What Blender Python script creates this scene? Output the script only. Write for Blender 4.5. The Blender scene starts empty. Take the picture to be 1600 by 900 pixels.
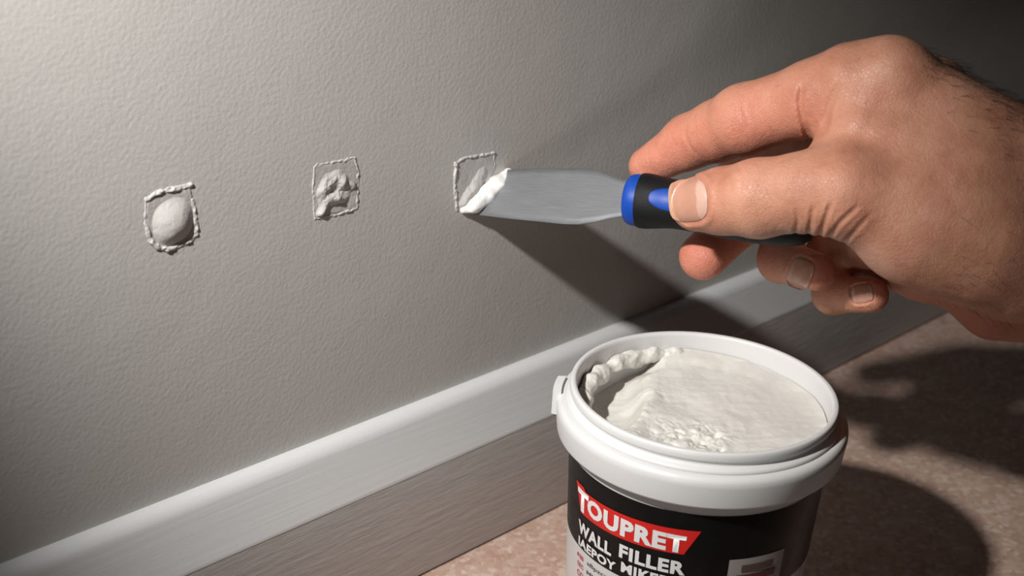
import bpy, bmesh, math, random
import numpy as np
from mathutils import Matrix, Vector

# ------------------------------------------------------------------ camera, world, light, exposure
F = 2216.0                                             # focal length in pixels of a 1600 px wide frame
_X = np.array([2390., 815., -F]); _X /= np.linalg.norm(_X)
_Z = np.array([300., 5150., F]); _Z -= _X * (_X @ _Z); _Z /= np.linalg.norm(_Z)
ROT = np.array([_X, np.cross(_Z, _X), _Z])             # camera axes -> world axes (X along the wall, Z up)
CAM = np.array([-0.38129, -0.39400, 0.35839])
scene = bpy.context.scene
col = scene.collection
cd = bpy.data.cameras.new('camera'); cam = bpy.data.objects.new('camera', cd); col.objects.link(cam)
M4 = Matrix.Identity(4)
for i in range(3):
    for j in range(3): M4[i][j] = ROT[i, j]
    M4[i][3] = CAM[i]
cam.matrix_world = M4
cd.sensor_width = 36.0; cd.lens = F / 1600 * 36; cd.clip_start = 0.01; cd.clip_end = 20
cd.dof.use_dof = True; cd.dof.focus_distance = 0.535; cd.dof.aperture_fstop = 13
scene.camera = cam

w = bpy.data.worlds.new('world'); scene.world = w; w.use_nodes = True
bg = w.node_tree.nodes['Background']; bg.inputs[0].default_value = (0.85, 0.93, 1.0, 1); bg.inputs[1].default_value = 0.005

LIGHT_POS = Vector((-0.39, -0.12, 0.48)); LIGHT_AIM = Vector((-0.055, -0.045, 0.18))
ld = bpy.data.lights.new('work_lamp_light', 'SPOT'); lo = bpy.data.objects.new('work_lamp_light', ld); col.objects.link(lo)
lo.location = LIGHT_POS; lo.rotation_euler = (LIGHT_AIM - LIGHT_POS).to_track_quat('-Z', 'Y').to_euler()
ld.energy = 14.5; ld.color = (1.0, 0.972, 0.94); ld.spot_size = math.radians(54); ld.spot_blend = 1.0; ld.shadow_soft_size = 0.012

l2 = bpy.data.lights.new('low_lamp_light', 'SPOT'); o2 = bpy.data.objects.new('low_lamp_light', l2); col.objects.link(o2)
o2.location = (-0.62, -0.42, 0.10); o2.rotation_euler = (Vector((0.085, -0.08, 0.235)) - o2.location).to_track_quat('-Z', 'Y').to_euler()
l2.energy = 2.6; l2.spot_size = math.radians(32); l2.spot_blend = 1.0; l2.shadow_soft_size = 0.06; l2.color = (1.0, 0.96, 0.92)

vs = scene.view_settings
vs.view_transform = 'Standard'; vs.look = 'None'; vs.gamma = 1.0; vs.use_curve_mapping = False; vs.exposure = 0.15

# ------------------------------------------------------------------ helpers
RNG = np.random.default_rng(7)

def ray(px, py): return ROT @ np.array([px - 800., 450. - py, -F]) / F
def at(px, py, d): return CAM + ray(px, py) * d                    # a world point from a sight line and a depth
def on_plane_y(px, py, y=0.0):
    q = ray(px, py); return CAM + q * ((y - CAM[1]) / q[1])
def to_px(P):
    v = (np.asarray(P) - CAM) @ ROT
    return 800 + F * v[..., 0] / -v[..., 2], 450 - F * v[..., 1] / -v[..., 2], -v[..., 2]

def tag(o, label=None, cat=None, group=None, kind=None):
    for k, v in (('label', label), ('category', cat), ('group', group), ('kind', kind)):
        if v: o[k] = v
    return o

def empty(name, loc):
    o = bpy.data.objects.new(name, None); o.location = loc; o.empty_display_size = 0.01; col.objects.link(o); return o

def mesh_obj(name, verts, faces, mat, parent=None, smooth=True, origin=None):
    """world-space vertices -> one mesh object whose origin sits at `origin` (default: centre of its box)"""
    verts = np.asarray(verts, float)
    if origin is None: origin = (verts.min(0) + verts.max(0)) / 2
    origin = np.asarray(origin, float)
    me = bpy.data.meshes.new(name)
    vv = verts - origin
    if isinstance(faces, np.ndarray):
        n, k = faces.shape
        me.vertices.add(len(vv)); me.vertices.foreach_set('co', vv.astype(np.float32).ravel())
        me.loops.add(n * k); me.loops.foreach_set('vertex_index', faces.astype(np.int32).ravel())
        me.polygons.add(n); me.polygons.foreach_set('loop_start', np.arange(0, n * k, k, dtype=np.int32))
        me.update(calc_edges=True)
    else:
        me.from_pydata(vv.tolist(), [], [tuple(int(i) for i in f) for f in faces])
    me.validate(); me.update()
    if smooth: me.polygons.foreach_set('use_smooth', np.ones(len(me.polygons), bool))
    if mat: me.materials.append(mat)
    o = bpy.data.objects.new(name, me); col.objects.link(o)
    if parent is not None:
        o.parent = parent; o.location = Vector(origin) - parent_world(parent)
    else: o.location = origin
    return o

def parent_world(p):
    v = Vector(p.location)
    while p.parent: p = p.parent; v += Vector(p.location)
    return v

def grid_faces(nu, nv, closed_u=False):
    iu = np.arange(nu if closed_u else nu - 1); iv = np.arange(nv - 1)
    a, b = np.meshgrid(iu, iv, indexing='ij'); a2 = (a + 1) % nu
    return np.stack([a * nv + b, a2 * nv + b, a2 * nv + b + 1, a * nv + b + 1], -1).reshape(-1, 4)

def lathe(profile, centre, axis=None, front=None, seg=128, squash=1.0):
    """profile: (r, h) pairs along axis; returns verts, faces"""
    ax = np.array([0, 0, 1.]) if axis is None else np.asarray(axis, float)
    fr = np.array([1., 0, 0]) if front is None else np.asarray(front, float)
    fr = fr - ax * (fr @ ax); fr /= np.linalg.norm(fr); sd = np.cross(ax, fr)
    t = np.linspace(0, 2 * math.pi, seg, endpoint=False)
    p = np.asarray(profile, float)
    c = np.cos(t)[:, None, None] * fr * squash + np.sin(t)[:, None, None] * sd
    V = np.asarray(centre) + p[None, :, :1] * c + p[None, :, 1:] * ax
    return V.reshape(-1, 3), grid_faces(seg, len(p), True)

def hash_noise(P, freq, seed=0):
    """smooth value noise for numpy points (N,2|3), range about -1..1"""
    P = np.asarray(P, float) * freq + seed * 17.31
    I = np.floor(P).astype(np.int64); Fr = P - I; Fr = Fr * Fr * (3 - 2 * Fr)
    D = P.shape[-1]; out = np.zeros(P.shape[:-1])
    for c in range(1 << D):
        wgt = np.ones(P.shape[:-1]); h = np.full(P.shape[:-1], seed * 1013 + 7, np.int64)
        for k in range(D):
            b = (c >> k) & 1
            wgt = wgt * (Fr[..., k] if b else 1 - Fr[..., k])
            h = (h * 1664525 + (I[..., k] + b) * 374761393 + 1013904223) & 0x7fffffff
            h = (h ^ (h >> 13)) * 1274126177 & 0x7fffffff
        h = h ^ (h >> 15)
        out += wgt * ((h % 100003) / 50001.5 - 1)
    return out

def fbm(P, freq, octs=3, seed=0):
    s = 0; a = 1.0
    for k in range(octs): s = s + a * hash_noise(P, freq * 2 ** k, seed + k); a *= 0.5
    return s

def sstep(a, b, x):
    t = np.clip((x - a) / (b - a), 0, 1); return t * t * (3 - 2 * t)

def surface_nets(Fv, org, h):
    """Fv: 3-D array of signed distances -> verts (world of org/h), quads"""
    S = Fv < 0
    nx, ny, nz = Fv.shape
    cnt = np.zeros((nx - 1, ny - 1, nz - 1), np.int8)
    for i in (0, 1):
        for j in (0, 1):
            for k in (0, 1): cnt += S[i:nx - 1 + i, j:ny - 1 + j, k:nz - 1 + k]
    act = (cnt > 0) & (cnt < 8)
    idx = np.argwhere(act)
    ids = np.full(act.shape, -1, np.int32); ids[act] = np.arange(len(idx))
    acc = np.zeros((len(idx), 3)); n = np.zeros(len(idx))
    corners = [(i, j, k) for i in (0, 1) for j in (0, 1) for k in (0, 1)]
    val = {c: Fv[idx[:, 0] + c[0], idx[:, 1] + c[1], idx[:, 2] + c[2]] for c in corners}
    for a in corners:
        for ax in range(3):
            if a[ax]: continue
            b = list(a); b[ax] = 1; b = tuple(b)
            va, vb = val[a], val[b]; m = (va < 0) != (vb < 0)
            t = np.where(m, va / np.where(m, va - vb, 1), 0)
            p = np.array(a, float)[None, :].repeat(len(idx), 0); p[:, ax] += t
            acc[m] += p[m]; n[m] += 1
    V = org + h * (idx + acc / n[:, None])
    quads = []
    for ax in range(3):
        sl0 = [slice(None)] * 3; sl1 = [slice(None)] * 3
        sl0[ax] = slice(0, -1); sl1[ax] = slice(1, None)
        e = S[tuple(sl0)] != S[tuple(sl1)]
        u, v = [(1, 2), (2, 0), (0, 1)][ax]
        E = np.argwhere(e)
        E = E[(E[:, u] > 0) & (E[:, v] > 0) & (E[:, u] < Fv.shape[u] - 1) & (E[:, v] < Fv.shape[v] - 1)]
        def cid(du, dv):
            q = E.copy(); q[:, u] -= du; q[:, v] -= dv; return ids[q[:, 0], q[:, 1], q[:, 2]]
        Q = np.stack([cid(1, 1), cid(0, 1), cid(0, 0), cid(1, 0)], -1)
        ins = S[E[:, 0], E[:, 1], E[:, 2]]
        Q[~ins] = Q[~ins][:, ::-1]
        quads.append(Q[(Q >= 0).all(1)])
    return V, np.concatenate(quads)

def relax(V, Q, n=2, lam=0.5):
    E = np.concatenate([Q[:, [0, 1]], Q[:, [1, 2]], Q[:, [2, 3]], Q[:, [3, 0]]])
    E = np.concatenate([E, E[:, ::-1]])
    for it in range(n):
        for l in (lam, -lam * 1.04):
            s = np.stack([np.bincount(E[:, 0], V[E[:, 1], k], len(V)) for k in range(3)], 1)
            c = np.bincount(E[:, 0], minlength=len(V))[:, None]
            V = V + l * (s / np.maximum(c, 1) - V)
    return V

# ------------------------------------------------------------------ materials
class NT:
    def __init__(s, name):
        s.m = bpy.data.materials.new(name); s.m.use_nodes = True
        s.t = s.m.node_tree; s.b = s.t.nodes['Principled BSDF']
    def n(s, kind, **kw):
        nd = s.t.nodes.new('ShaderNode' + kind)
        for k, v in kw.items():
            if k in nd.inputs: nd.inputs[k].default_value = v
            else: setattr(nd, k, v)
        return nd
    def l(s, a, b): s.t.links.new(a, b)
    def coord(s, scale=(1, 1, 1), rot=(0, 0, 0)):
        tc = s.n('TexCoord'); mp = s.n('Mapping'); mp.inputs['Scale'].default_value = scale; mp.inputs['Rotation'].default_value = rot
        s.l(tc.outputs['Object'], mp.inputs['Vector']); return mp.outputs[0]
    def noise(s, vec, scale, detail=3, rough=0.5):
        nd = s.n('TexNoise'); nd.inputs['Scale'].default_value = scale; nd.inputs['Detail'].default_value = detail
        nd.inputs['Roughness'].default_value = rough; s.l(vec, nd.inputs['Vector']); return nd.outputs['Fac']
    def ramp(s, fac, stops):
        r = s.n('ValToRGB'); e = r.color_ramp.elements
        while len(e) < len(stops): e.new(0.5)
        for k, (p, c) in enumerate(stops): e[k].position = p; e[k].color = (*c, 1)
        s.l(fac, r.inputs[0]); return r.outputs[0]
    def mix(s, fac, a, b):
        m = s.n('Mix', data_type='RGBA')
        for sock, v in ((m.inputs[0], fac), (m.inputs[6], a), (m.inputs[7], b)):
            if hasattr(v, 'links') or hasattr(v, 'is_linked'): s.l(v, sock)
            elif isinstance(v, (tuple, list)): sock.default_value = (*v, 1)
            else: sock.default_value = v
        return m.outputs[2]
    def bump(s, h, dist, strength=1.0, prev=None):
        b = s.n('Bump'); b.inputs['Strength'].default_value = strength; b.inputs['Distance'].default_value = dist
        s.l(h, b.inputs['Height'])
        if prev is not None: s.l(prev, b.inputs['Normal'])
        return b.outputs[0]
    def out(s, color=None, rough=None, normal=None, **kw):
        if color is not None:
            if isinstance(color, tuple): s.b.inputs['Base Color'].default_value = (*color, 1)
            else: s.l(color, s.b.inputs['Base Color'])
        if rough is not None:
            if isinstance(rough, (int, float)): s.b.inputs['Roughness'].default_value = rough
            else: s.l(rough, s.b.inputs['Roughness'])
        if normal is not None: s.l(normal, s.b.inputs['Normal'])
        for k, v in kw.items(): s.b.inputs[k.replace('_', ' ')].default_value = v
        return s.m

def mat_wall():
    m = NT('wall_paint'); v = m.coord()
    c = m.ramp(m.noise(v, 9, 4), [(0.3, (0.50, 0.488, 0.46)), (0.7, (0.535, 0.523, 0.497))])
    n1 = m.bump(m.noise(v, 600, 2, 0.5), 0.0006, 0.25)
    n2 = m.bump(m.noise(v, 45, 3), 0.002, 0.12, n1)
    return m.out(c, 0.55, n2)

def mat_moulding():
    m = NT('white_gloss_paint'); v = m.coord((1, 30, 30))
    n1 = m.bump(m.noise(v, 20, 2), 0.0004, 0.25)
    return m.out((0.64, 0.645, 0.65), 0.33, n1)

def mat_board():
    m = NT('taupe_brushed_paint'); v = m.coord((0.12, 1, 1))
    c = m.ramp(m.noise(v, 420, 3), [(0.3, (0.44, 0.415, 0.40)), (0.7, (0.485, 0.458, 0.44))])
    n1 = m.bump(m.noise(v, 520, 3, 0.6), 0.0007, 0.5)
    return m.out(c, 0.55, n1)

def mat_floor():
    m = NT('speckled_floor'); v = m.coord()
    vo = m.n('TexVoronoi'); vo.inputs['Scale'].default_value = 380; m.l(v, vo.inputs['Vector'])
    sep = m.n('SeparateColor'); m.l(vo.outputs['Color'], sep.inputs[0])
    c1 = m.ramp(sep.outputs[0], [(0.0, (0.42, 0.25, 0.19)), (0.35, (0.52, 0.345, 0.275)), (0.7, (0.58, 0.43, 0.355)), (0.97, (0.74, 0.64, 0.57))])
    c2 = m.ramp(m.noise(v, 60, 4), [(0.3, (0.46, 0.295, 0.225)), (0.7, (0.59, 0.435, 0.355))])
    c = m.mix(0.5, c1, c2)
    n1 = m.bump(m.noise(v, 500, 3), 0.0006, 0.5)
    return m.out(c, 0.6, n1)

def mat_plastic(name, c, rough=0.35, bump=0.0, spec=0.5):
    m = NT(name); v = m.coord()
    r = m.ramp(m.noise(v, 160, 3), [(0.3, (rough - .05,) * 3), (0.7, (rough + .07,) * 3)])
    n1 = m.bump(m.noise(v, 1800 if bump else 90, 2), max(bump, 0.00012), 0.35)
    return m.out(c, r, n1, Specular_IOR_Level=spec)

def mat_filler(name, c, rough=0.5, fine=0.0004):
    m = NT(name); v = m.coord()
    cc = m.ramp(m.noise(v, 120, 4), [(0.25, tuple(k * .93 for k in c)), (0.75, c)])
    n1 = m.bump(m.noise(v, 700, 4, 0.6), fine, 0.5)
    return m.out(cc, rough, n1)

def mat_steel():
    m = NT('brushed_steel'); uv = m.n('UVMap'); mp = m.n('Mapping'); mp.inputs['Scale'].default_value = (3, 60, 1); m.l(uv.outputs[0], mp.inputs[0])
    f = m.noise(mp.outputs[0], 1.6, 6, 0.75)
    c = m.ramp(f, [(0.25, (0.15, 0.158, 0.17)), (0.75, (0.34, 0.35, 0.37))])
    n1 = m.bump(f, 0.0001, 0.2)
    return m.out(c, 0.5, n1, Metallic=0.5)

def mat_skin():
    m = NT('skin'); v = m.coord()
    at_ = m.n('Attribute', attribute_name='redness')
    base = m.ramp(m.noise(v, 70, 5, 0.6), [(0.28, (0.40, 0.175, 0.107)), (0.5, (0.50, 0.238, 0.152)), (0.75, (0.57, 0.298, 0.20))])
    red = m.ramp(m.noise(v, 130, 4), [(0.3, (0.52, 0.155, 0.10)), (0.7, (0.60, 0.22, 0.15))])
    c = m.mix(at_.outputs['Fac'], base, red)
    fr = m.noise(v, 300, 2)
    c = m.mix(m.ramp(fr, [(0.66, (0, 0, 0)), (0.74, (0.30,) * 3)]), c, (0.33, 0.14, 0.08))
    vo = m.n('TexVoronoi', feature='DISTANCE_TO_EDGE'); vo.inputs['Scale'].default_value = 850; vo.inputs['Randomness'].default_value = 1
    wv = m.coord((1, 1, 1)); nz = m.n('TexNoise'); nz.inputs['Scale'].default_value = 200
    m.l(wv, nz.inputs['Vector'])
    ad = m.n('VectorMath', operation='MULTIPLY_ADD'); m.l(nz.outputs['Color'], ad.inputs[0]); ad.inputs[1].default_value = (.003, .003, .003); m.l(v, ad.inputs[2])
    m.l(ad.outputs[0], vo.inputs['Vector'])
    n1 = m.bump(m.ramp(vo.outputs['Distance'], [(0.0, (0,) * 3), (0.16, (1,) * 3)]), 0.00016, 0.45)
    n2 = m.bump(m.noise(v, 190, 5, 0.65), 0.0011, 0.45, n1)
    r = m.ramp(m.noise(v, 240, 3), [(0.3, (0.40,) * 3), (0.7, (0.54,) * 3)])
    mm = m.out(c, r, n2)
    m.b.inputs['Subsurface Weight'].default_value = 0.22
    m.b.inputs['Subsurface Radius'].default_value = (1.0, 0.35, 0.18)
    m.b.inputs['Subsurface Scale'].default_value = 0.0025
    m.b.inputs['Specular IOR Level'].default_value = 0.4
    return mm

def mat_nail(name, c):
    m = NT(name); v = m.coord((1, 6, 6))
    n1 = m.bump(m.noise(v, 300, 2), 0.00012, 0.3)
    cc = m.ramp(m.noise(v, 100, 2), [(0.3, tuple(k * .95 for k in c)), (0.7, c)])
    return m.out(cc, 0.3, n1, Specular_IOR_Level=0.45)

MAT = dict(wall=mat_wall(), moulding=mat_moulding(), board=mat_board(), floor=mat_floor(),
    tub=mat_plastic('white_tub_plastic', (0.655, 0.655, 0.65), 0.36), black_label=mat_plastic('black_label_print', (0.004, 0.004, 0.0045), 0.34, 0.0, 0.35),
    white_label=mat_plastic('white_label_print', (0.62, 0.61, 0.60), 0.32), red=mat_plastic('red_banner_print', (0.62, 0.018, 0.014), 0.34),
    letter=mat_plastic('white_lettering', (0.74, 0.74, 0.74), 0.4), grey_print=mat_plastic('grey_small_print', (0.10, 0.10, 0.105), 0.4),
    red_print=mat_plastic('crimson_small_print', (0.50, 0.06, 0.10), 0.4), photo=mat_plastic('pale_picture_print', (0.36, 0.33, 0.32), 0.4),
    maroon=mat_plastic('maroon_picture_print', (0.13, 0.03, 0.04), 0.4), brown=mat_plastic('brown_picture_print', (0.12, 0.075, 0.06), 0.4),
    paste=mat_filler('wet_filler_paste', (0.70, 0.68, 0.635), 0.34, 0.0003), dry=mat_filler('dried_filler', (0.545, 0.533, 0.508), 0.55),
    patch_skin=mat_filler('thin_filler_skim', (0.505, 0.49, 0.46), 0.55), fresh=mat_filler('fresh_white_filler', (0.78, 0.775, 0.75), 0.45, 0.0003),
    steel=mat_steel(), blue=mat_plastic('blue_plastic', (0.006, 0.055, 0.34), 0.45, 0.0, 0.3), rubber=mat_plastic('black_rubber_grip', (0.006, 0.006, 0.007), 0.6, 0.0003, 0.25),
    skin=mat_skin(), nail=mat_nail('fingernail', (0.50, 0.255, 0.178)), lunula=mat_nail('nail_moon', (0.58, 0.355, 0.28)), nail_edge=mat_nail('nail_free_edge', (0.54, 0.32, 0.20)), hair=mat_plastic('dark_arm_hair', (0.03, 0.018, 0.012), 0.5))

# ------------------------------------------------------------------ the room: wall, skirting, floor
def box(name, lo_, hi_, mat, parent=None):
    x0, y0, z0 = lo_; x1, y1, z1 = hi_
    V = [(x0, y0, z0), (x1, y0, z0), (x1, y1, z0), (x0, y1, z0), (x0, y0, z1), (x1, y0, z1), (x1, y1, z1), (x0, y1, z1)]
    Fc = [(0, 3, 2, 1), (4, 5, 6, 7), (0, 1, 5, 4), (1, 2, 6, 5), (2, 3, 7, 6), (3, 0, 4, 7)]
    return mesh_obj(name, V, Fc, mat, parent, smooth=False)

tag(box('wall_back', (-1.2, 0.0, -0.02), (1.8, 0.08, 1.3), MAT['wall']), kind='structure')
tag(box('floor', (-1.2, -1.6, -0.03), (1.8, 0.0, 0.0), MAT['floor']), kind='structure')

def extrude_x(name, prof, x0, x1, mat, parent=None, n=2):
    prof = np.array(prof, float); xs = np.linspace(x0, x1, n)
    V = np.concatenate([np.column_stack([np.full(len(prof), x), prof]) for x in xs])
    k = len(prof); Fc = []
    for a in range(n - 1):
        for b in range(k): Fc.append((a * k + b, a * k + (b + 1) % k, (a + 1) * k + (b + 1) % k, (a + 1) * k + b))
    Fc.append(tuple(range(k))[::-1]); Fc.append(tuple((n - 1) * k + b for b in range(k)))
    o = mesh_obj(name, V, Fc, mat, parent)
    o.data.set_sharp_from_angle(angle=math.radians(40)); return o

base = tag(empty('baseboard_back', (0.2, -0.007, 0.0)), kind='structure')
prof = [(0.0, 0.0525), (0.0, 0.0775)]
for a in np.linspace(90, 15, 10): prof.append((-0.0015 - 0.0062 * math.cos(math.radians(a)), 0.0713 + 0.0062 * math.sin(math.radians(a))))
prof += [(-0.0095, 0.066), (-0.0136, 0.0540), (-0.0139, 0.0532), (-0.0139, 0.0524)]
extrude_x('moulding', prof, -1.2, 1.8, MAT['moulding'], base)
extrude_x('board', [(0.0, 0.0012), (0.0, 0.0524), (-0.0137, 0.0524), (-0.0138, 0.0519), (-0.0140, 0.0030), (-0.0138, 0.0012)], -1.2, 1.8, MAT['board'], base)

# ------------------------------------------------------------------ filler patches on the wall
def height_patch(name, fn, cx, cz, size, mat, parent, n=150, floor_=-0.0001):
    """relief standing off the wall: fn(x, z) in metres around the patch centre"""
    u = np.linspace(-size / 2, size / 2, n); X, Zz = np.meshgrid(u, u, indexing='ij')
    H = fn(X, Zz)
    V = np.stack([cx + X, -np.maximum(H, -0.0003), cz + Zz], -1).reshape(-1, 3)
    Fc = grid_faces(n, n); keep = (H.reshape(-1)[Fc] > floor_).any(1); Fc = Fc[keep]
    used, inv = np.unique(Fc, return_inverse=True)
    return mesh_obj(name, V[used], inv.reshape(-1, 4), mat, parent)

def poly_dist(X, Zz, pts):
    best = np.full(X.shape, 9.0); par = np.zeros(X.shape); L = 0
    for (a, b) in zip(pts[:-1], pts[1:]):
        a = np.array(a); b = np.array(b); d = b - a; l2 = d @ d
        t = np.clip(((X - a[0]) * d[0] + (Zz - a[1]) * d[1]) / l2, 0, 1)
        r = np.hypot(X - a[0] - t * d[0], Zz - a[1] - t * d[1]); m = r < best
        best = np.where(m, r, best); par = np.where(m, L + t * math.sqrt(l2), par); L += math.sqrt(l2)
    return best, par / L

def wall_pts(pix, c):
    return [tuple(on_plane_y(px, py)[[0, 2]] - c) for px, py in pix]

def ridge_fn(strokes, height, width, seed):
    """strokes: lists of wall points, each with a strength list"""
    def fn(X, Zz):
        P = np.stack([X, Zz], -1); wob = 0.00035 * np.stack([hash_noise(P, 700, seed), hash_noise(P, 700, seed + 5)], -1)
        H = np.full(X.shape, -0.001)
        for pts, st in strokes:
            d, t = poly_dist(X + wob[..., 0], Zz + wob[..., 1], pts)
            s = np.interp(t, np.linspace(0, 1, len(st)), st)
            hh = height * s * (0.75 + 0.45 * hash_noise(P, 900, seed + 9)); ww = width * (0.55 + 0.45 * s)
            H = np.maximum(H, hh * np.sqrt(np.clip(1 - (d / ww) ** 2, 0, 1)) - 0.0002 * (d > ww) - 0.0001)
        return H
    return fn

def patch(pix_c, label, ridge, skim, blob, seed, rh=0.0011, rw=0.0010):
    P0 = on_plane_y(*pix_c); c = P0[[0, 2]]
    root = tag(empty('filler_patch', (P0[0], 0, P0[2])), label, 'wall filler', 'filler patches on the wall')
    height_patch('ridge', ridge_fn([(wall_pts(p, c), s) for p, s in ridge], rh, rw, seed), c[0], c[1], 0.034, MAT['dry'], root, 230)
    sk = wall_pts(skim, c)
    def skim_fn(X, Zz):
        ins = np.zeros(X.shape, bool); n = len(sk)
        for i in range(n):
            (x1, z1), (x2, z2) = sk[i], sk[(i + 1) % n]
            cr = ((z1 > Zz) != (z2 > Zz)) & (X < (x2 - x1) * (Zz - z1) / (z2 - z1 + 1e-12) + x1); ins ^= cr
        P = np.stack([X, Zz], -1)
        return np.where(ins, 0.00012 + 0.00006 * fbm(P, 300, 2, seed), -0.001)
    height_patch('skim', skim_fn, c[0], c[1], 0.034, MAT['patch_skin'], root, 120)
    height_patch('blob', blob(c, seed), c[0], c[1], 0.034, MAT['dry'], root, 200)
    return root, c

def dome(c, seed):
    (a,) = wall_pts([(270, 345)], c)
    def fn(X, Zz):
        P = np.stack([X, Zz], -1)
        x = X - a[0]; z = Zz - a[1]; x2 = x * .96 + z * .12; z2 = z * .98 - x * .15
        r = (np.abs(x2 / 0.0081) ** 2.3 + np.abs(z2 / 0.0085) ** 2.3) ** (1 / 2.3)
        prof_ = 0.0026 * np.clip(1 - r ** 2.2, 0, 1) ** 1.3
        tilt = 1 + 0.25 * np.clip(-z / 0.008, -1, 1)
        return prof_ * 1.08 * tilt + 0.00010 * fbm(P, 260, 2, seed) * (r < 1) - 0.0002 * (r >= 1)
    return fn

patch((267, 340), 'left filler patch with a smooth round dome inside a broken raised outline',
      [([(229, 312), (240, 303), (262, 297), (298, 290)], [.7, 1.1, 1.3, 1.2]), ([(228, 316), (227, 335), (229, 355), (233, 370), (242, 383)], [.35, .45, .8, .9, .8]),
       ([(234, 375), (247, 387), (262, 390), (280, 384), (296, 378), (306, 366)], [.9, 1.3, 1.2, .8, .8, .9]), ([(301, 312), (304, 330), (307, 350), (306, 366)], [.5, .8, .8, 1.0])],
      [(231, 310), (262, 298), (297, 292), (303, 320), (307, 360), (294, 377), (250, 387), (233, 370), (228, 335)], dome, 3, 0.0008, 0.0009)

def smear(c, seed):
    q = wall_pts([(498, 331), (512, 316), (535, 308), (548, 296), (540, 283)], c); q2 = wall_pts([(503, 300), (515, 286), (528, 279)], c); (m,) = wall_pts([(519, 295)], c)
    def fn(X, Zz):
        P = np.stack([X, Zz], -1); wx = 0.0012 * hash_noise(P, 190, seed); wz = 0.0012 * hash_noise(P, 190, seed + 3)
        d, t = poly_dist(X + wx, Zz + wz, q); d2, t2 = poly_dist(X + wx, Zz + wz, q2)
        h = 0.0014 * np.exp(-(d / 0.0021) ** 2) * (0.9 + 0.5 * hash_noise(P, 260, seed + 1)) + 0.0011 * np.exp(-(d2 / 0.0030) ** 2)
        r = np.hypot(X - m[0], (Zz - m[1]) * .9)
        h += 0.0005 * np.exp(-(r / 0.0068) ** 4) * (1 + fbm(P, 330, 3, seed + 2))
        return h - 0.00035
    return fn

patch((524, 295), 'middle filler patch with a lumpy smear inside a complete raised square outline',
      [([(491, 262), (496, 258), (520, 254), (554, 247)], [.7, .7, .8, .9]), ([(491, 262), (490, 300), (490, 320), (493, 341)], [.7, .7, .7, .8]),
       ([(493, 342), (512, 338), (535, 333), (556, 326)], [1.0, .8, .9, 1.1]), ([(554, 247), (559, 268), (559, 300), (557, 326)], [.6, .9, .7, .9])],
      [(493, 260), (554, 248), (559, 270), (557, 325), (494, 340), (490, 310)], smear, 11, 0.0006, 0.0007)

def smear3(c, seed):
    q = wall_pts([(725, 318), (734, 300), (745, 282), (752, 272)], c); q2 = wall_pts([(742, 300), (752, 285)], c)
    def fn(X, Zz):
        P = np.stack([X, Zz], -1); wx = 0.0009 * hash_noise(P, 200, seed)
        d, t = poly_dist(X + wx, Zz, q); d2, t2 = poly_dist(X + wx, Zz, q2)
        return 0.0016 * np.exp(-(d / 0.0030) ** 2) * (0.9 + 0.4 * hash_noise(P, 240, seed + 1)) + 0.0008 * np.exp(-(d2 / .0016) ** 2) + 0.0002 * fbm(P, 400, 2, seed) - 0.00045
    return fn

p3, p3c = patch((742, 290), 'filler patch being levelled by the knife blade, half of its outline covered',
      [([(712, 254), (725, 247), (750, 243), (771, 239)], [.8, .9, 1.0, .9]), ([(712, 254), (710, 285), (712, 310), (714, 329)], [1.2, 1.2, 1.0, .9]), ([(771, 239), (772, 252), (772, 266)], [.8, .6, .5])],
      [(713, 252), (770, 240), (772, 266), (745, 330), (715, 329), (711, 300)], smear3, 23, 0.0008, 0.0007)

# ------------------------------------------------------------------ filling knife
HC = at(982, 311, 0.533); HE = at(1330, 350, 0.503)      # handle front face and handle end
hdir = (HE - HC) / np.linalg.norm(HE - HC)
hfront = ROT @ np.array([0, 0.10, 1.0]); hfront -= hdir * (hfront @ hdir); hfront /= np.linalg.norm(hfront)
hside = np.cross(hdir, hfront)
knife = tag(empty('filling_knife', HC), 'filling knife with a steel blade and a black and blue handle held in the hand', 'filling knife')

T1 = on_plane_y(740, 335, -0.0003); T2 = on_plane_y(788, 266, -0.0003); TM = (T1 + T2) / 2
a_ = HC - TM; nrm = np.cross(T2 - T1, a_); wdir = np.cross(a_, nrm); wdir /= np.linalg.norm(wdir)
if wdir[2] < 0: wdir = -wdir
CT = .75 * (TM + HC) / 2 + .25 * (HC - hdir * np.linalg.norm(a_) * 0.42)
def Bz(s): s = np.asarray(s)[..., None]; return (1 - s) ** 2 * TM + 2 * s * (1 - s) * CT + s ** 2 * HC
def solve_blade(px, py):
    s, t = 0.5, 0.0
    for _ in range(40):
        def g(s, t):
            x, y, _d = to_px(Bz(s) + wdir * t); return np.array([x - px, y - py])
        g0 = g(s, t); J = np.stack([(g(s + 1e-4, t) - g0) / 1e-4, (g(s, t + 1e-6) - g0) / 1e-6], 1)
        ds = np.linalg.solve(J, -g0); s += np.clip(ds[0], -.3, .3); t += ds[1]
    return s, t
top_px = [(788, 266), (830, 264), (880, 263), (915, 263.5), (935, 266), (952, 272), (968, 279), (986, 283)]
bot_px = [(740, 335), (790, 341), (840, 346), (880, 350), (905, 350.5), (930, 347), (955, 341), (986, 336)]
tp = np.array([solve_blade(*p) for p in top_px]); bp = np.array([solve_blade(*p) for p in bot_px])
def resample(a, n=60):
    L = np.r_[0, np.cumsum(np.hypot(np.diff(a[:, 0]) * .08, np.diff(a[:, 1])))]; q = np.linspace(0, L[-1], n)
    return np.column_stack([np.interp(q, L, a[:, 0]), np.interp(q, L, a[:, 1])])
tp, bp = resample(tp), resample(bp)
kk = np.linspace(0, 1, 9)[None, :, None]; ST = tp[:, None] * (1 - kk) + bp[:, None] * kk
BV = (Bz(ST[..., 0]) + wdir * ST[..., 1:]).reshape(-1, 3)
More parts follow.
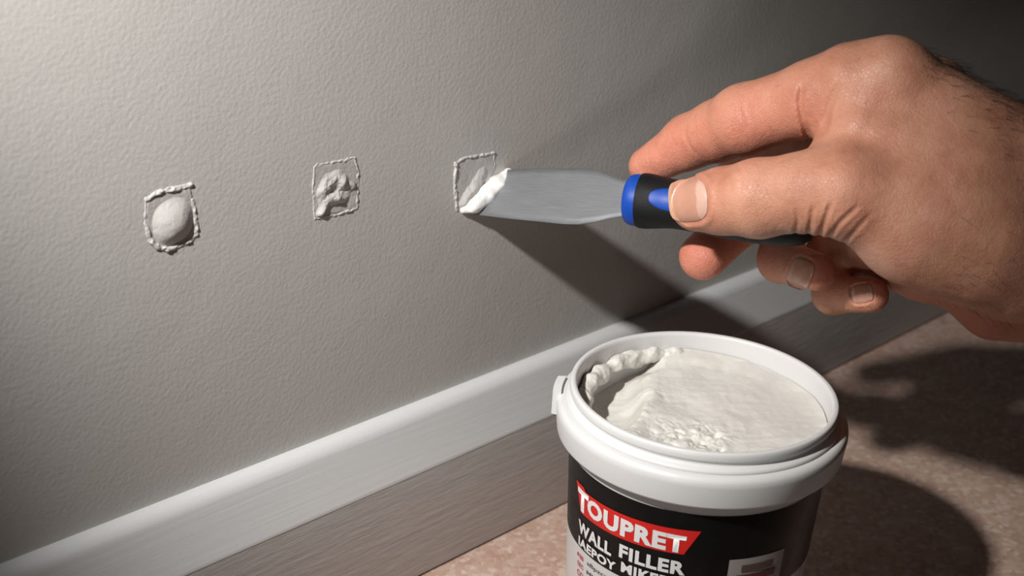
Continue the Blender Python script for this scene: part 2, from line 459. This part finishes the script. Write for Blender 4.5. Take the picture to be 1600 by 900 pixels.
blade = mesh_obj('blade', BV, grid_faces(60, 9), MAT['steel'], knife)
uvl = blade.data.uv_layers.new(name='UVMap'); li = np.zeros(len(blade.data.loops), np.int32); blade.data.loops.foreach_get('vertex_index', li)
uvl.data.foreach_set('uv', np.column_stack([li // 9 / 59.0, li % 9 / 8.0]).astype(np.float32).ravel())
sm = blade.modifiers.new('thickness', 'SOLIDIFY'); sm.thickness = 0.0006; sm.offset = 0
# handle: collar, grip, inlay, end cap
def hlathe(name, prof, mat, parent=knife):
    V, Fc = lathe(prof, HC, hdir, hfront, 72, 0.93); o = mesh_obj(name, V, Fc, mat, parent)
    o.data.set_sharp_from_angle(angle=math.radians(54)); return o
hlathe('collar', [(0.0, -0.0004), (0.0080, -0.0004), (0.0090, 0.0003), (0.0096, 0.0015), (0.0098, 0.0030), (0.0098, 0.0050), (0.0090, 0.0052)], MAT['blue'])
GR = np.array([(0.0088, 0.0046), (0.0102, 0.0048), (0.0104, 0.0058), (0.0104, 0.0078), (0.0100, 0.011), (0.0094, 0.015), (0.0091, 0.019), (0.0093, 0.024), (0.0100, 0.032), (0.0107, 0.042), (0.0110, 0.052), (0.0108, 0.060), (0.0098, 0.066), (0.0075, 0.0695), (0.0, 0.071)])
hlathe('grip', GR, MAT['rubber'])
def inlay():
    V = []; n, m_ = 28, 20
    for i in range(n):
        s = -1 + 2 * i / (n - 1)
        wdt = 0.0046 * math.sqrt(max(1 - abs(s) ** 2.2, 0.0)); h = 0.0195 + 0.0095 * s
        rr = np.interp(h, GR[:, 1], GR[:, 0])
        for j in range(m_):
            t = -1 + 2 * j / (m_ - 1); a = t * wdt / rr
            r2 = rr + 0.00035 * (1 - max(abs(t), abs(s)) ** 8) - 0.0001
            V.append(HC + hdir * h + (hfront * math.cos(a) * 0.93 + hside * math.sin(a)) * r2)
    return V, grid_faces(n, m_)
V, Fc = inlay(); mesh_obj('thumb_inlay', V, Fc, MAT['blue'], knife)

# bead of fresh filler pushed along the blade tip
def bead():
    h = 0.0003; A = on_plane_y(722, 328); Bp = on_plane_y(752, 302); Cp = on_plane_y(788, 268)
    pts = [A + np.array([0, -.0006, 0]), on_plane_y(735, 320) + np.array([0, -.0020, 0]), Bp + np.array([0, -.0026, 0]), on_plane_y(770, 284) + np.array([0, -.0028, 0]), Cp + np.array([0, -.0022, 0])]
    rad = [.0014, .0032, .0034, .0033, .0020]
    lo_ = np.min(pts, 0) - .006; hi_ = np.max(pts, 0) + .006
    n = np.ceil((hi_ - lo_) / h).astype(int)
    G = np.stack(np.meshgrid(*[lo_[k] + h * np.arange(n[k]) for k in range(3)], indexing='ij'), -1).reshape(-1, 3)
    d = np.full(len(G), 1.0)
    for i in range(4):
        ba = pts[i + 1] - pts[i]; t = np.clip((G - pts[i]) @ ba / (ba @ ba), 0, 1)
        di = np.linalg.norm(G - pts[i] - t[:, None] * ba, axis=1) - (rad[i] + (rad[i + 1] - rad[i]) * t)
        k = .001; hh = np.clip(.5 + .5 * (di - d) / k, 0, 1); d = di * (1 - hh) + d * hh - k * hh * (1 - hh)
    d += 0.0006 * fbm(G, 260, 2, 31)
    V, Q = surface_nets(d.reshape(n), lo_, h); V = relax(V, Q, 1)
    mesh_obj('fresh_bead', V, Q, MAT['fresh'], p3)
bead()

# ------------------------------------------------------------------ hand
def Jc(px, py, d): return np.array([(px - 800) / F * d, (450 - py) / F * d, -d])     # camera-axis frame
def rc(a, b): return (Jc(*a[:3]), a[3], Jc(*b[:3]), b[3])
PALM = [rc((1620, 292, .487, .0225), (1385, 126, .487, .0138)), rc((1615, 320, .503, .022), (1402, 165, .505, .0130)),
        rc((1620, 350, .517, .020), (1397, 215, .523, .0120)), rc((1630, 390, .527, .018), (1387, 265, .538, .0110)),
        rc((1530, 352, .481, .0220), (1318, 300, .475, .0142)), rc((1430, 352, .482, .0205), (1580, 392, .490, .0235)),
        rc((1345, 205, .484, .0120), (1500, 285, .481, .0200)), rc((1300, 250, .489, .0080), (1350, 270, .487, .0120)),
        rc((1620, 300, .490, .0240), (2300, 480, .505, .0330)), rc((1610, 405, .500, .0215), (2300, 560, .510, .0320)),
        rc((1365, 352, .538, .0130), (1520, 415, .522, .0180)), rc((1350, 385, .552, .0115), (1440, 412, .532, .0130)), rc((1555, 476, .528, .0135), (1720, 468, .530, .0190)), rc((1720, 468, .530, .0190), (2300, 600, .535, .030))]
FING = dict(
 thumb=[rc((1318, 300, .475, .0142), (1250, 301, .480, .0128)), rc((1250, 301, .480, .0128), (1185, 310, .487, .0131)), rc((1185, 310, .487, .0131), (1130, 314, .496, .0112)), rc((1130, 314, .496, .0112), (1090, 319, .5035, .0098))],
 index=[rc((1385, 126, .487, .0138), (1332, 136, .492, .0146)), rc((1332, 136, .492, .0146), (1275, 153, .499, .0132)), rc((1275, 153, .499, .0132), (1163, 187, .517, .0124)), rc((1163, 187, .517, .0124), (1120, 205, .528, .0109)), rc((1120, 205, .528, .0109), (1078, 221, .537, .0099)), rc((1078, 221, .537, .0099), (1013, 260, .547, .0076))],
 middle=[rc((1402, 165, .505, .0130), (1165, 275, .573, .0108)), rc((1165, 275, .573, .0108), (1158, 345, .566, .0096)), rc((1158, 345, .566, .0096), (1098, 401, .544, .0091))],
 ring=[rc((1397, 215, .523, .0120), (1228, 325, .570, .0098)), rc((1228, 325, .570, .0098), (1220, 406, .547, .0083)), rc((1220, 406, .547, .0083), (1276, 425, .521, .0071))],
 pinky=[rc((1387, 265, .538, .0110), (1295, 400, .560, .0088)), rc((1295, 400, .560, .0088), (1302, 459, .545, .0074)), rc((1302, 459, .545, .0074), (1362, 462, .527, .0063))])
# creases: photo-frame sight lines projected onto the skin, (points, depth range, width mm, depth mm)
CREASE = [([(1254, 126), (1250, 160), (1255, 190), (1266, 224)], (.40, .53), 1.3, 1.2), ([(1314, 122), (1297, 165), (1287, 212)], (.40, .50), 1.0, .7),
          ([(1303, 130), (1290, 170), (1280, 214)], (.40, .50), .8, .35),
          ([(1244, 326), (1247, 345), (1241, 372)], (.40, .50), .7, .45), ([(1272, 318), (1268, 342), (1262, 372)], (.40, .50), .8, .7), ([(1300, 312), (1291, 340), (1278, 375)], (.40, .50), .9, .9),
          ([(1345, 318), (1315, 345), (1290, 378)], (.40, .50), .9, .7), ([(1362, 332), (1335, 362), (1310, 388)], (.40, .50), .8, .45),
          ([(1152, 255), (1160, 275), (1158, 300)], (.40, .50), .7, .3), ([(1136, 262), (1142, 285), (1138, 310)], (.40, .50), .7, .22),
          ([(1068, 205), (1076, 225), (1090, 246)], (.40, .545), .6, .3), ([(1152, 148), (1158, 180), (1172, 214)], (.40, .53), .6, .3), ([(1166, 150), (1172, 180), (1184, 214)], (.40, .53), .6, .2)]
NAILS = [  # centre px, half-length px, half-width px, direction of the tip in the photo frame (deg), depth range
 ('thumb', (1075, 313), 30, 34, 176, (.45, .50)), ('ring', (1250, 428), 19, 25, 20, (.48, .53)), ('pinky', (1347, 459), 17, 15, -8, (.48, .53))]

def cone_d(P, a, ra, b, rb):
    ba = b - a; t = np.clip((P - a) @ ba / (ba @ ba), 0, 1)
    return np.sqrt((((P - a) - t[:, None] * ba) ** 2).sum(1)) - (ra + (rb - ra) * t)
def smin(a, b, k):
    h = np.clip(.5 + .5 * (b - a) / k, 0, 1); return b * (1 - h) + a * h - k * h * (1 - h)
def chain(P, prims, k):
    d = None
    for pr in prims: d = cone_d(P, *pr) if d is None else smin(d, cone_d(P, *pr), k)
    return d
def pix(P): return 800 + F * P[:, 0] / -P[:, 2], 450 - F * P[:, 1] / -P[:, 2]
def hand_sdf(P, detail=True):
    d = chain(P, PALM, .010)
    fi = {k: chain(P, v, .004) for k, v in FING.items()}
    others = fi['middle']
    for k in ('ring', 'pinky'): others = smin(others, fi[k], .0008)
    d = smin(d, others, .005); d = smin(d, fi['index'], .006)
    # knuckle and vein relief
    d = smin(d, np.linalg.norm(P - Jc(1400, 120, .483), axis=1) - .0112, .006)
    d = smin(d, np.linalg.norm(P - Jc(1468, 128, .497), axis=1) - .0080, .008)
    d = smin(d, fi['thumb'], .007)
    if detail:
        x, y = pix(P); q = -P[:, 2]
        for pts, (d0, d1), wd, dp in CREASE:
            bb = np.array(pts); m = (x > bb[:, 0].min() - 45) & (x < bb[:, 0].max() + 45) & (y > bb[:, 1].min() - 20) & (y < bb[:, 1].max() + 20) & (q > d0) & (q < d1)
            if not m.any(): continue
            dd, t = poly_dist(x[m], y[m], pts); mm = dd * q[m] / F * 1000
            d[m] += dp / 1000 * (np.exp(-(mm / wd) ** 2) - .35 * np.exp(-((mm - 1.9 * wd) / (wd * 1.1)) ** 2)) * np.clip(np.minimum(t, 1 - t) * 5, 0, 1)
        for nm, (cx, cy), hl, hw, ang, (d0, d1) in NAILS:
            u, v = nail_uv(x, y, cx, cy, hl, hw, ang); r = nail_r(u, v); m = (q > d0) & (q < d1) & (r < 1.6)
            d[m] += .00045 * np.exp(-((r[m] - 1.0) / .10) ** 2) - .00045 * np.exp(-((r[m] - 1.25) / .13) ** 2) * (u[m] < .6)
    return d
def nail_uv(x, y, cx, cy, hl, hw, ang):
    a = math.radians(ang); ca, sa = math.cos(a), math.sin(a)
    return ((x - cx) * ca + (y - cy) * sa) / hl, (-(x - cx) * sa + (y - cy) * ca) / hw
def nail_r(u, v): return (np.abs(u) ** 3.2 + np.abs(v) ** 3.2) ** (1 / 3.2)

def build_hand():
    h = 0.0006; c = 4
    lo_ = np.array([.030, -.072, -.575]); hi_ = np.array([.345, .098, -.445])
    n = (np.ceil((hi_ - lo_) / (h * c)).astype(int)) * c + 1
    nc = (n - 1) // c
    axc = [lo_[k] + h * c * (np.arange(nc[k]) + .5) for k in range(3)]
    G = np.stack(np.meshgrid(*axc, indexing='ij'), -1).reshape(-1, 3)
    dc = hand_sdf(G, False).reshape(nc)
    near = np.abs(dc) < h * c * 1.35 + .0012
    big = np.repeat(np.repeat(np.repeat(np.where(dc < 0, -1., 1.).astype(np.float32), c, 0), c, 1), c, 2)
    Fv = np.ones(n, np.float32); Fv[:-1, :-1, :-1] = big
    band = np.zeros(n, bool)
    nb = np.repeat(np.repeat(np.repeat(near, c, 0), c, 1), c, 2)
    band[:-1, :-1, :-1] = nb; band[1:, :-1, :-1] |= nb; band[:-1, 1:, :-1] |= nb; band[:-1, :-1, 1:] |= nb; band[1:, 1:, 1:] |= nb
    I = np.argwhere(band); P = lo_ + h * I
    val = np.concatenate([hand_sdf(p) for p in np.array_split(P, max(1, len(P) // 400000))])
    Fv[I[:, 0], I[:, 1], I[:, 2]] = val
    Fv[-1] = 1; Fv[0] = 1                     # close the forearm outside the frame
    V, Q = surface_nets(Fv, lo_, h)
    V = relax(V, Q, 4)
    tips = [(Jc(1085, 318, .498), .017, .35), (Jc(1030, 250, .527), .030, .75), (Jc(1098, 401, .544), .024, .95), (Jc(1282, 425, .519), .011, .9), (Jc(1362, 462, .527), .013, .45), (Jc(1163, 195, .50), .026, .55), (Jc(1090, 225, .52), .02, .6), (Jc(1240, 165, .49), .02, .4), (Jc(1310, 175, .478), .016, .25), (Jc(1540, 490, .52), .03, .6), (Jc(1310, 280, .465), .02, .18)]
    red = np.zeros(len(V))
    for p, r, s in tips: red = np.maximum(red, s * np.exp(-(np.linalg.norm(V - p, axis=1) / r) ** 2))
    Vw = CAM + V @ ROT.T
    o = mesh_obj('person', Vw, Q, MAT['skin'], origin=CAM + ROT @ Jc(1640, 340, .50))
    at_ = o.data.attributes.new('redness', 'FLOAT', 'POINT'); at_.data.foreach_set('value', red.astype(np.float32))
    return o, V, Q
hand, HV, HQ = build_hand()
tag(hand, 'bare right hand and wrist pinching the knife handle between thumb and fingers', 'person')

def project_to_skin(px, py, d0, d1):
    """first hit of sight lines with the skin"""
    px = np.asarray(px, float).ravel(); py = np.asarray(py, float).ravel()
    q = np.full(len(px), d0)
    for _ in range(60):
        P = np.column_stack([(px - 800) / F * q, (450 - py) / F * q, -q]); q = q + np.clip(hand_sdf(P, False), -.002, .01) * .9
        q = np.minimum(q, d1)
    return np.column_stack([(px - 800) / F * q, (450 - py) / F * q, -q])

def skin_normal(P):
    e = 3e-4; g = np.stack([hand_sdf(P + e * np.eye(3)[k], False) - hand_sdf(P - e * np.eye(3)[k], False) for k in range(3)], -1)
    return g / np.linalg.norm(g, axis=1, keepdims=True)

def make_nail(nm, cpx, hl, hw, ang, dr):
    n = 28; g = np.linspace(-1, 1, n); U, W = np.meshgrid(g, g, indexing='ij')
    f = 1 / np.maximum(nail_r(U, W) / np.maximum(np.maximum(np.abs(U), np.abs(W)), 1e-9), 1e-9); f[~np.isfinite(f)] = 1
    U2, W2 = U * f * .985, W * f * .985
    a = math.radians(ang); X = cpx[0] + U2 * hl * math.cos(a) - W2 * hw * math.sin(a); Y = cpx[1] + U2 * hl * math.sin(a) + W2 * hw * math.cos(a)
    P = project_to_skin(X, Y, dr[0], dr[1]); N = skin_normal(P)
    r = np.maximum(np.abs(U), np.abs(W)).ravel()
    lift = .00042 * (1 - r ** 6) - .00012 + .00035 * sstep(.7, 1, U.ravel())
    Vw = CAM + (P + N * lift[:, None]) @ ROT.T
    Fc = grid_faces(n, n)
    cu = U2.ravel()[Fc].mean(1); cw = W2.ravel()[Fc].mean(1)
    o = mesh_obj('fingernail', Vw, Fc, MAT['nail'], hand)
    moon = (cu < -.72 + .28 * np.sqrt(np.clip(1 - cw ** 2, 0, 1)) * (1 if nm == 'thumb' else .3)); edge = cu > .80 - .12 * cw ** 2
    o.data.materials.append(MAT['lunula']); o.data.materials.append(MAT['nail_edge'])
    o.data.polygons.foreach_set('material_index', np.where(moon, 1, np.where(edge, 2, 0)).astype(np.int32))
    return o
for a in NAILS: make_nail(*a)

def arm_hair(n=1800):
    x, y = pix(HV); q = -HV[:, 2]
    top_edge = 60 + (x - 1400) * .62
    wgt = np.where((x > 1440) & (x < 1900), np.exp(-np.clip(y - top_edge, 0, 400) / 32.0) + .006 * (y < 420) + .30 * np.exp(-((x - 1560) / 90) ** 2 - ((y - 455) / 30) ** 2) * (q < .51), 0)
    ii = RNG.choice(len(HV), n, p=wgt / wgt.sum())
    P = HV[ii]; N = skin_normal(P); V = []; Fc = []
    lean = np.array([.75, -.35, .1]) + RNG.normal(0, .3, (n, 3))
    for k in range(n):
        t = lean[k] - N[k] * (lean[k] @ N[k]); t /= np.linalg.norm(t) + 1e-9
        L = RNG.uniform(.003, .0075); b = np.cross(N[k], t)
        for j, (f, wd) in enumerate(((-.08, .00005), (.5, .000042), (1.0, .00001))):
            c = P[k] + t * L * f + N[k] * L * (.62 * f - .25 * f * f)
            for a in (0, 2.09, 4.19): V.append(c + (b * math.cos(a) + N[k] * math.sin(a)) * wd)
        o = k * 9
        for j in (0, 3):
            for a in range(3): Fc.append((o + j + a, o + j + (a + 1) % 3, o + j + 3 + (a + 1) % 3, o + j + 3 + a))
    o = mesh_obj('hair', CAM + np.array(V) @ ROT.T, np.array(Fc), MAT['hair'], hand); o['kind'] = 'stuff'
arm_hair()

# ------------------------------------------------------------------ tub of filler
TC = np.array([0.01035, -0.11702, 0.11896])             # centre of the rim
tub = tag(empty('filler_tub', (TC[0], TC[1], 0)), 'open white plastic tub with a black label, red banner and lettering', 'tub')
RT, RB, ZT = 0.0487, 0.0440, TC[2] - 0.022
def body_r(z): return RB + (RT - RB) * z / ZT
def tl(name, prof, mat, seg=160, parent=tub):
    V, Fc = lathe(prof, (TC[0], TC[1], 0), seg=seg); o = mesh_obj(name, V, Fc, mat, parent); o.data.set_sharp_from_angle(angle=math.radians(55)); return o
z = TC[2]
tl('body', [(0, .0006), (.036, .0006), (.041, 0), (.0432, .0006), (RB, .003), (RT, ZT), (RT + .0004, ZT + .004), (.0495, z - .008), (.0470, z - .008), (.0458, z - .03), (.0415, .004), (0, .004)], MAT['tub'])
def rnd(pts, r=.0005, n=3):
    pts = np.array(pts, float); out = [pts[0]]
    for a, b, c in zip(pts[:-2], pts[1:-1], pts[2:]):
        u = (a - b); v = (c - b); lu, lv = np.linalg.norm(u), np.linalg.norm(v); rr = min(r, lu * .45, lv * .45)
        p, q = b + u / lu * rr, b + v / lv * rr
        for t in np.linspace(0, 1, n + 1): out.append((1 - t) ** 2 * p + 2 * t * (1 - t) * b + t * t * q)
    out.append(pts[-1]); return out
tl('rim', rnd([(.0470, z - .010), (.0474, z - .001), (.0480, z), (.0496, z), (.0501, z - .0012), (.0501, z - .0032), (.0492, z - .0040), (.0492, z - .0052), (.0512, z - .0060), (.0516, z - .0070), (.0508, z - .0078)], .0007), MAT['tub'])
tl('collar', rnd([(.0500, z - .0074), (.0530, z - .0074), (.0543, z - .0086), (.0547, z - .0105), (.0538, z - .0195), (.0526, z - .0203), (.0520, z - .0195), (.0512, z - .0120), (.0490, z - .0120)], .0009), MAT['tub'])
# tear tab on the left of the collar
def ring_box(name, th0, th1, r0, r1, z0, z1, mat, parent, n=14):
    V = []
    for t in np.linspace(math.radians(th0), math.radians(th1), n):
        for (r, zz) in ((r0, z0), (r1, z0 + .0006), (r1, z1 - .0006), (r0, z1)): V.append((TC[0] + r * math.cos(t), TC[1] + r * math.sin(t), zz))
    Fc = [(a * 4 + b, a * 4 + (b + 1) % 4, a * 4 + 4 + (b + 1) % 4, a * 4 + 4 + b) for a in range(n - 1) for b in range(4)]
    Fc += [(3, 2, 1, 0), tuple((n - 1) * 4 + k for k in range(4))]
    o = mesh_obj(name, V, Fc, mat, parent); o.data.set_sharp_from_angle(angle=math.radians(40)); return o
ring_box('tear_tab', 118, 132, .0530, .0562, z - .0165, z - .0060, MAT['tub'], tub)

# printed label
def wrap(name, us, zs, off, mat, parent):
    """rectangle in (angle deg, z) wrapped on the tub"""
    U, Zz = np.meshgrid(np.radians(us), zs, indexing='ij'); r = body_r(Zz) + off
    V = np.stack([TC[0] + r * np.cos(U), TC[1] + r * np.sin(U), Zz], -1).reshape(-1, 3)
    return mesh_obj(name, V, grid_faces(len(us), len(zs)), mat, parent)
lab = wrap('label', np.linspace(0, 360, 161), np.linspace(z - .0602, z - .0255, 6), .0002, MAT['black_label'], tub)
wrap('white_panel', np.linspace(0, 360, 161), np.linspace(z - .105, z - .0602, 6), .0002, MAT['white_label'], lab)
TH0 = 153.0                                            # left edge of the lettering
RM = .0470
def to_tub(u, v, off, th0=TH0):
    """u: metres along the wrap from the left edge, v: height below the rim"""
    zz = z + v; th = np.radians(th0) + u / RM; r = body_r(zz) + off
    return np.stack([TC[0] + r * np.cos(th), TC[1] + r * np.sin(th), zz], -1)
def flat_print(name, bm, off, mat, parent):
    for k in range(120):
        bmesh.ops.bisect_plane(bm, geom=bm.verts[:] + bm.edges[:] + bm.faces[:], plane_co=(k * .0012 - .02, 0, 0), plane_no=(1, 0, 0))
    bm.verts.ensure_lookup_table(); bm.verts.index_update()
    uv = np.array([v.co[:2] for v in bm.verts]); Fc = [[v.index for v in f.verts] for f in bm.faces]; bm.free()
    return mesh_obj(name, to_tub(uv[:, 0], uv[:, 1], off), Fc, mat, parent)
def poly_bm(pts):
    bm = bmesh.new(); f = bm.faces.new([bm.verts.new((x, y, 0)) for x, y in pts]); return bm
def text_print(name, segs, off, mat, parent, bold=.03):
    """segs: (text, u0, v0, width, height)"""
    bm = bmesh.new()
    for txt, u0, v0, wdt, hgt in segs:
        cu = bpy.data.curves.new('t', 'FONT'); cu.body = txt; cu.size = 1; cu.offset = bold; cu.resolution_u = 3; cu.space_character = 1.0 + 2.2 * bold
        o = bpy.data.objects.new('t', cu); col.objects.link(o); dg = bpy.context.evaluated_depsgraph_get(); dg.update()
        me = bpy.data.meshes.new_from_object(o.evaluated_get(dg))
        co = np.array([v.co[:2] for v in me.vertices]); mn, mx = co.min(0), co.max(0)
        co = (co - mn) / (mx - mn) * np.array([wdt, hgt]) + np.array([u0, v0])
        tb = bmesh.new(); tb.from_mesh(me); 
        vm = [bm.verts.new((*c, 0)) for c in co]; tb.verts.ensure_lookup_table()
        for f in tb.faces:
            try: bm.faces.new([vm[v.index] for v in f.verts])
            except ValueError: pass
        tb.free(); bpy.data.objects.remove(o); bpy.data.curves.remove(cu); bpy.data.meshes.remove(me)
    return flat_print(name, bm, off, mat, parent)
deg = RM * math.pi / 180
flat_print('banner', poly_bm([(.0010, -.0330), (.0070, -.0328), (.0085, -.0340), (.0560, -.0322), (.0510, -.0428), (.0055, -.0445)]), .0004, MAT['red'], lab)
tag(lab.children[-1], 'red brand banner')
text_print('brand_lettering', [('T', .0030, -.0436, .0078, .0092), ('OUPRET', .0102, -.0424, .0412, .0076)], .0006, MAT['letter'], lab, .05)
text_print('title_lettering', [('WALL', .0042, -.0535, .0196, .0056), ('FILLER', .0272, -.0518, .0250, .0058)], .0005, MAT['letter'], lab, .042)
text_print('subtitle_lettering', [('IAEPOY', .0048, -.0590, .0215, .0040), ('MIKED', .0285, -.0576, .0195, .0044)], .0006, MAT['letter'], lab, .04)
text_print('small_lettering', [('ФВВ', .0035, -.0650, .0050, .0022), ('ПЕС', .0040, -.0688, .0046, .0022), ('СО', .0040, -.0730, .0046, .0026)], .0004, MAT['red_print'], lab, .03)
text_print('small_lettering', [('aBpzcezs', .0110, -.0650, .0150, .0024), ('Mlpnenn', .0110, -.0690, .0150, .0022)], .0004, MAT['grey_print'], lab, .02)
pic = wrap('picture', np.linspace(-125, -97, 24), np.linspace(z - .066, z - .0442, 8), .0004, MAT['photo'], lab)
wrap('picture_print', np.linspace(-119, -103, 12), np.linspace(z - .0500, z - .0470, 3), .0006, MAT['brown'], lab)
wrap('picture_print', np.linspace(-121, -101, 12), np.linspace(z - .0540, z - .0512, 3), .0006, MAT['maroon'], lab)

# filler paste lying in the tub
def paste():
    nr, nt = 130, 420
    rr = np.linspace(0, .0466, nr); tt = np.linspace(0, 2 * math.pi, nt, endpoint=False)
    T, R_ = np.meshgrid(tt, rr, indexing='ij')
    X = R_ * np.cos(T); Y = R_ * np.sin(T)
    rgt = ROT[:2, 0] / np.linalg.norm(ROT[:2, 0]); fwd = np.array([-rgt[1], rgt[0]])
    u = X * rgt[0] + Y * rgt[1]; v = X * fwd[0] + Y * fwd[1]          # to the right / away from the viewer
    P = np.stack([X, Y], -1)
    H = -.0105 + .03 * u + 0.0013 * fbm(P, 40, 3, 41)
    ub = -.029 + .27 * v + .0042 * fbm(P, 55, 2, 45)
    sc = 1 - sstep(ub - .0055, ub + .0065, u)                                # scooped hollow on the left
    H -= .0075 * sc
    ang = np.arctan2(v, u)                                                    # smeared ridge round the left/back wall
    back = np.exp(-((ang - 1.5) / .7) ** 2) * sstep(.036, .045, R_ + .002 * hash_noise(P, 150, 49)); H += .0025 * back
    lump = np.exp(-(((u + .008) / .014) ** 2 + ((v + .019) / .010) ** 2))
    Pw = P + .0012 * np.stack([hash_noise(P, 260, 61), hash_noise(P, 260, 62)], -1)
    H += lump * (.0016 * (np.abs(hash_noise(Pw, 330, 52)) - .35) + .0012 * hash_noise(Pw, 160, 57) + .0005 * hash_noise(Pw, 800, 58))
    H += .0008 * np.exp(-(((u - ub - .006) / .004) ** 2)) * (1 + .6 * fbm(Pw, 300, 2, 53)) * (v < .015)
    H += .00012 * fbm(P, 330, 2, 55) + .00012 * hash_noise(np.stack([u * .2, v], -1), 420, 56)
    for (pu, pv, r, dp) in ((.0035, -.0165, .0014, .003), (.004, -.027, .0011, .002), (-.0105, -.020, .0012, .002), (-.002, -.021, .001, .0015)):
        H -= dp * np.exp(-(((u - pu) ** 2 + (v - pv) ** 2) / r ** 2))
    H = np.minimum(H, -.0028)
    V = np.stack([TC[0] + X, TC[1] + Y, z + H], -1).reshape(-1, 3)
    Fc = grid_faces(nt, nr, True)
    o = mesh_obj('filler_paste', V, Fc, MAT['paste'])
    h = .0004; pts = []; rad = []
    for a, hz, ra in ((198, -.0150, .0020), (184, -.0125, .0030), (170, -.0105, .0036), (158, -.0085, .0034), (146, -.0082, .0036), (134, -.0078, .0026), (122, -.0082, .0030), (110, -.0084, .0026), (98, -.0090, .0022), (84, -.0098, .0018)):
        a = math.radians(a); q = (rgt * math.cos(a) + fwd * math.sin(a)) * .0448
        pts.append(np.array([TC[0] + q[0], TC[1] + q[1], z + hz])); rad.append(ra * .85)
    lo_ = np.min(pts, 0) - .009; hi_ = np.max(pts, 0) + .009; n = np.ceil((hi_ - lo_) / h).astype(int)
    G = np.stack(np.meshgrid(*[lo_[k] + h * np.arange(n[k]) for k in range(3)], indexing='ij'), -1).reshape(-1, 3)
    rad_xy = np.hypot(G[:, 0] - TC[0], G[:, 1] - TC[1]); val = np.full(len(G), .01); m = (rad_xy > .033) & (rad_xy < .0478); g = G[m]
    d = chain(g, [(pts[i], rad[i], pts[i + 1], rad[i + 1]) for i in range(len(pts) - 1)], .003)
    d += .0013 * fbm(g, 130, 2, 71) + .0004 * fbm(g, 420, 2, 75)
    val[m] = np.maximum(d, rad_xy[m] - .0467)
    V2, Q2 = surface_nets(val.reshape(n), lo_, h); mesh_obj('smear', relax(V2, Q2, 1), Q2, MAT['paste'], o)
    return tag(o, 'off-white ready-mixed filler paste lying scooped and lumpy inside the open tub', 'filler paste')
paste()
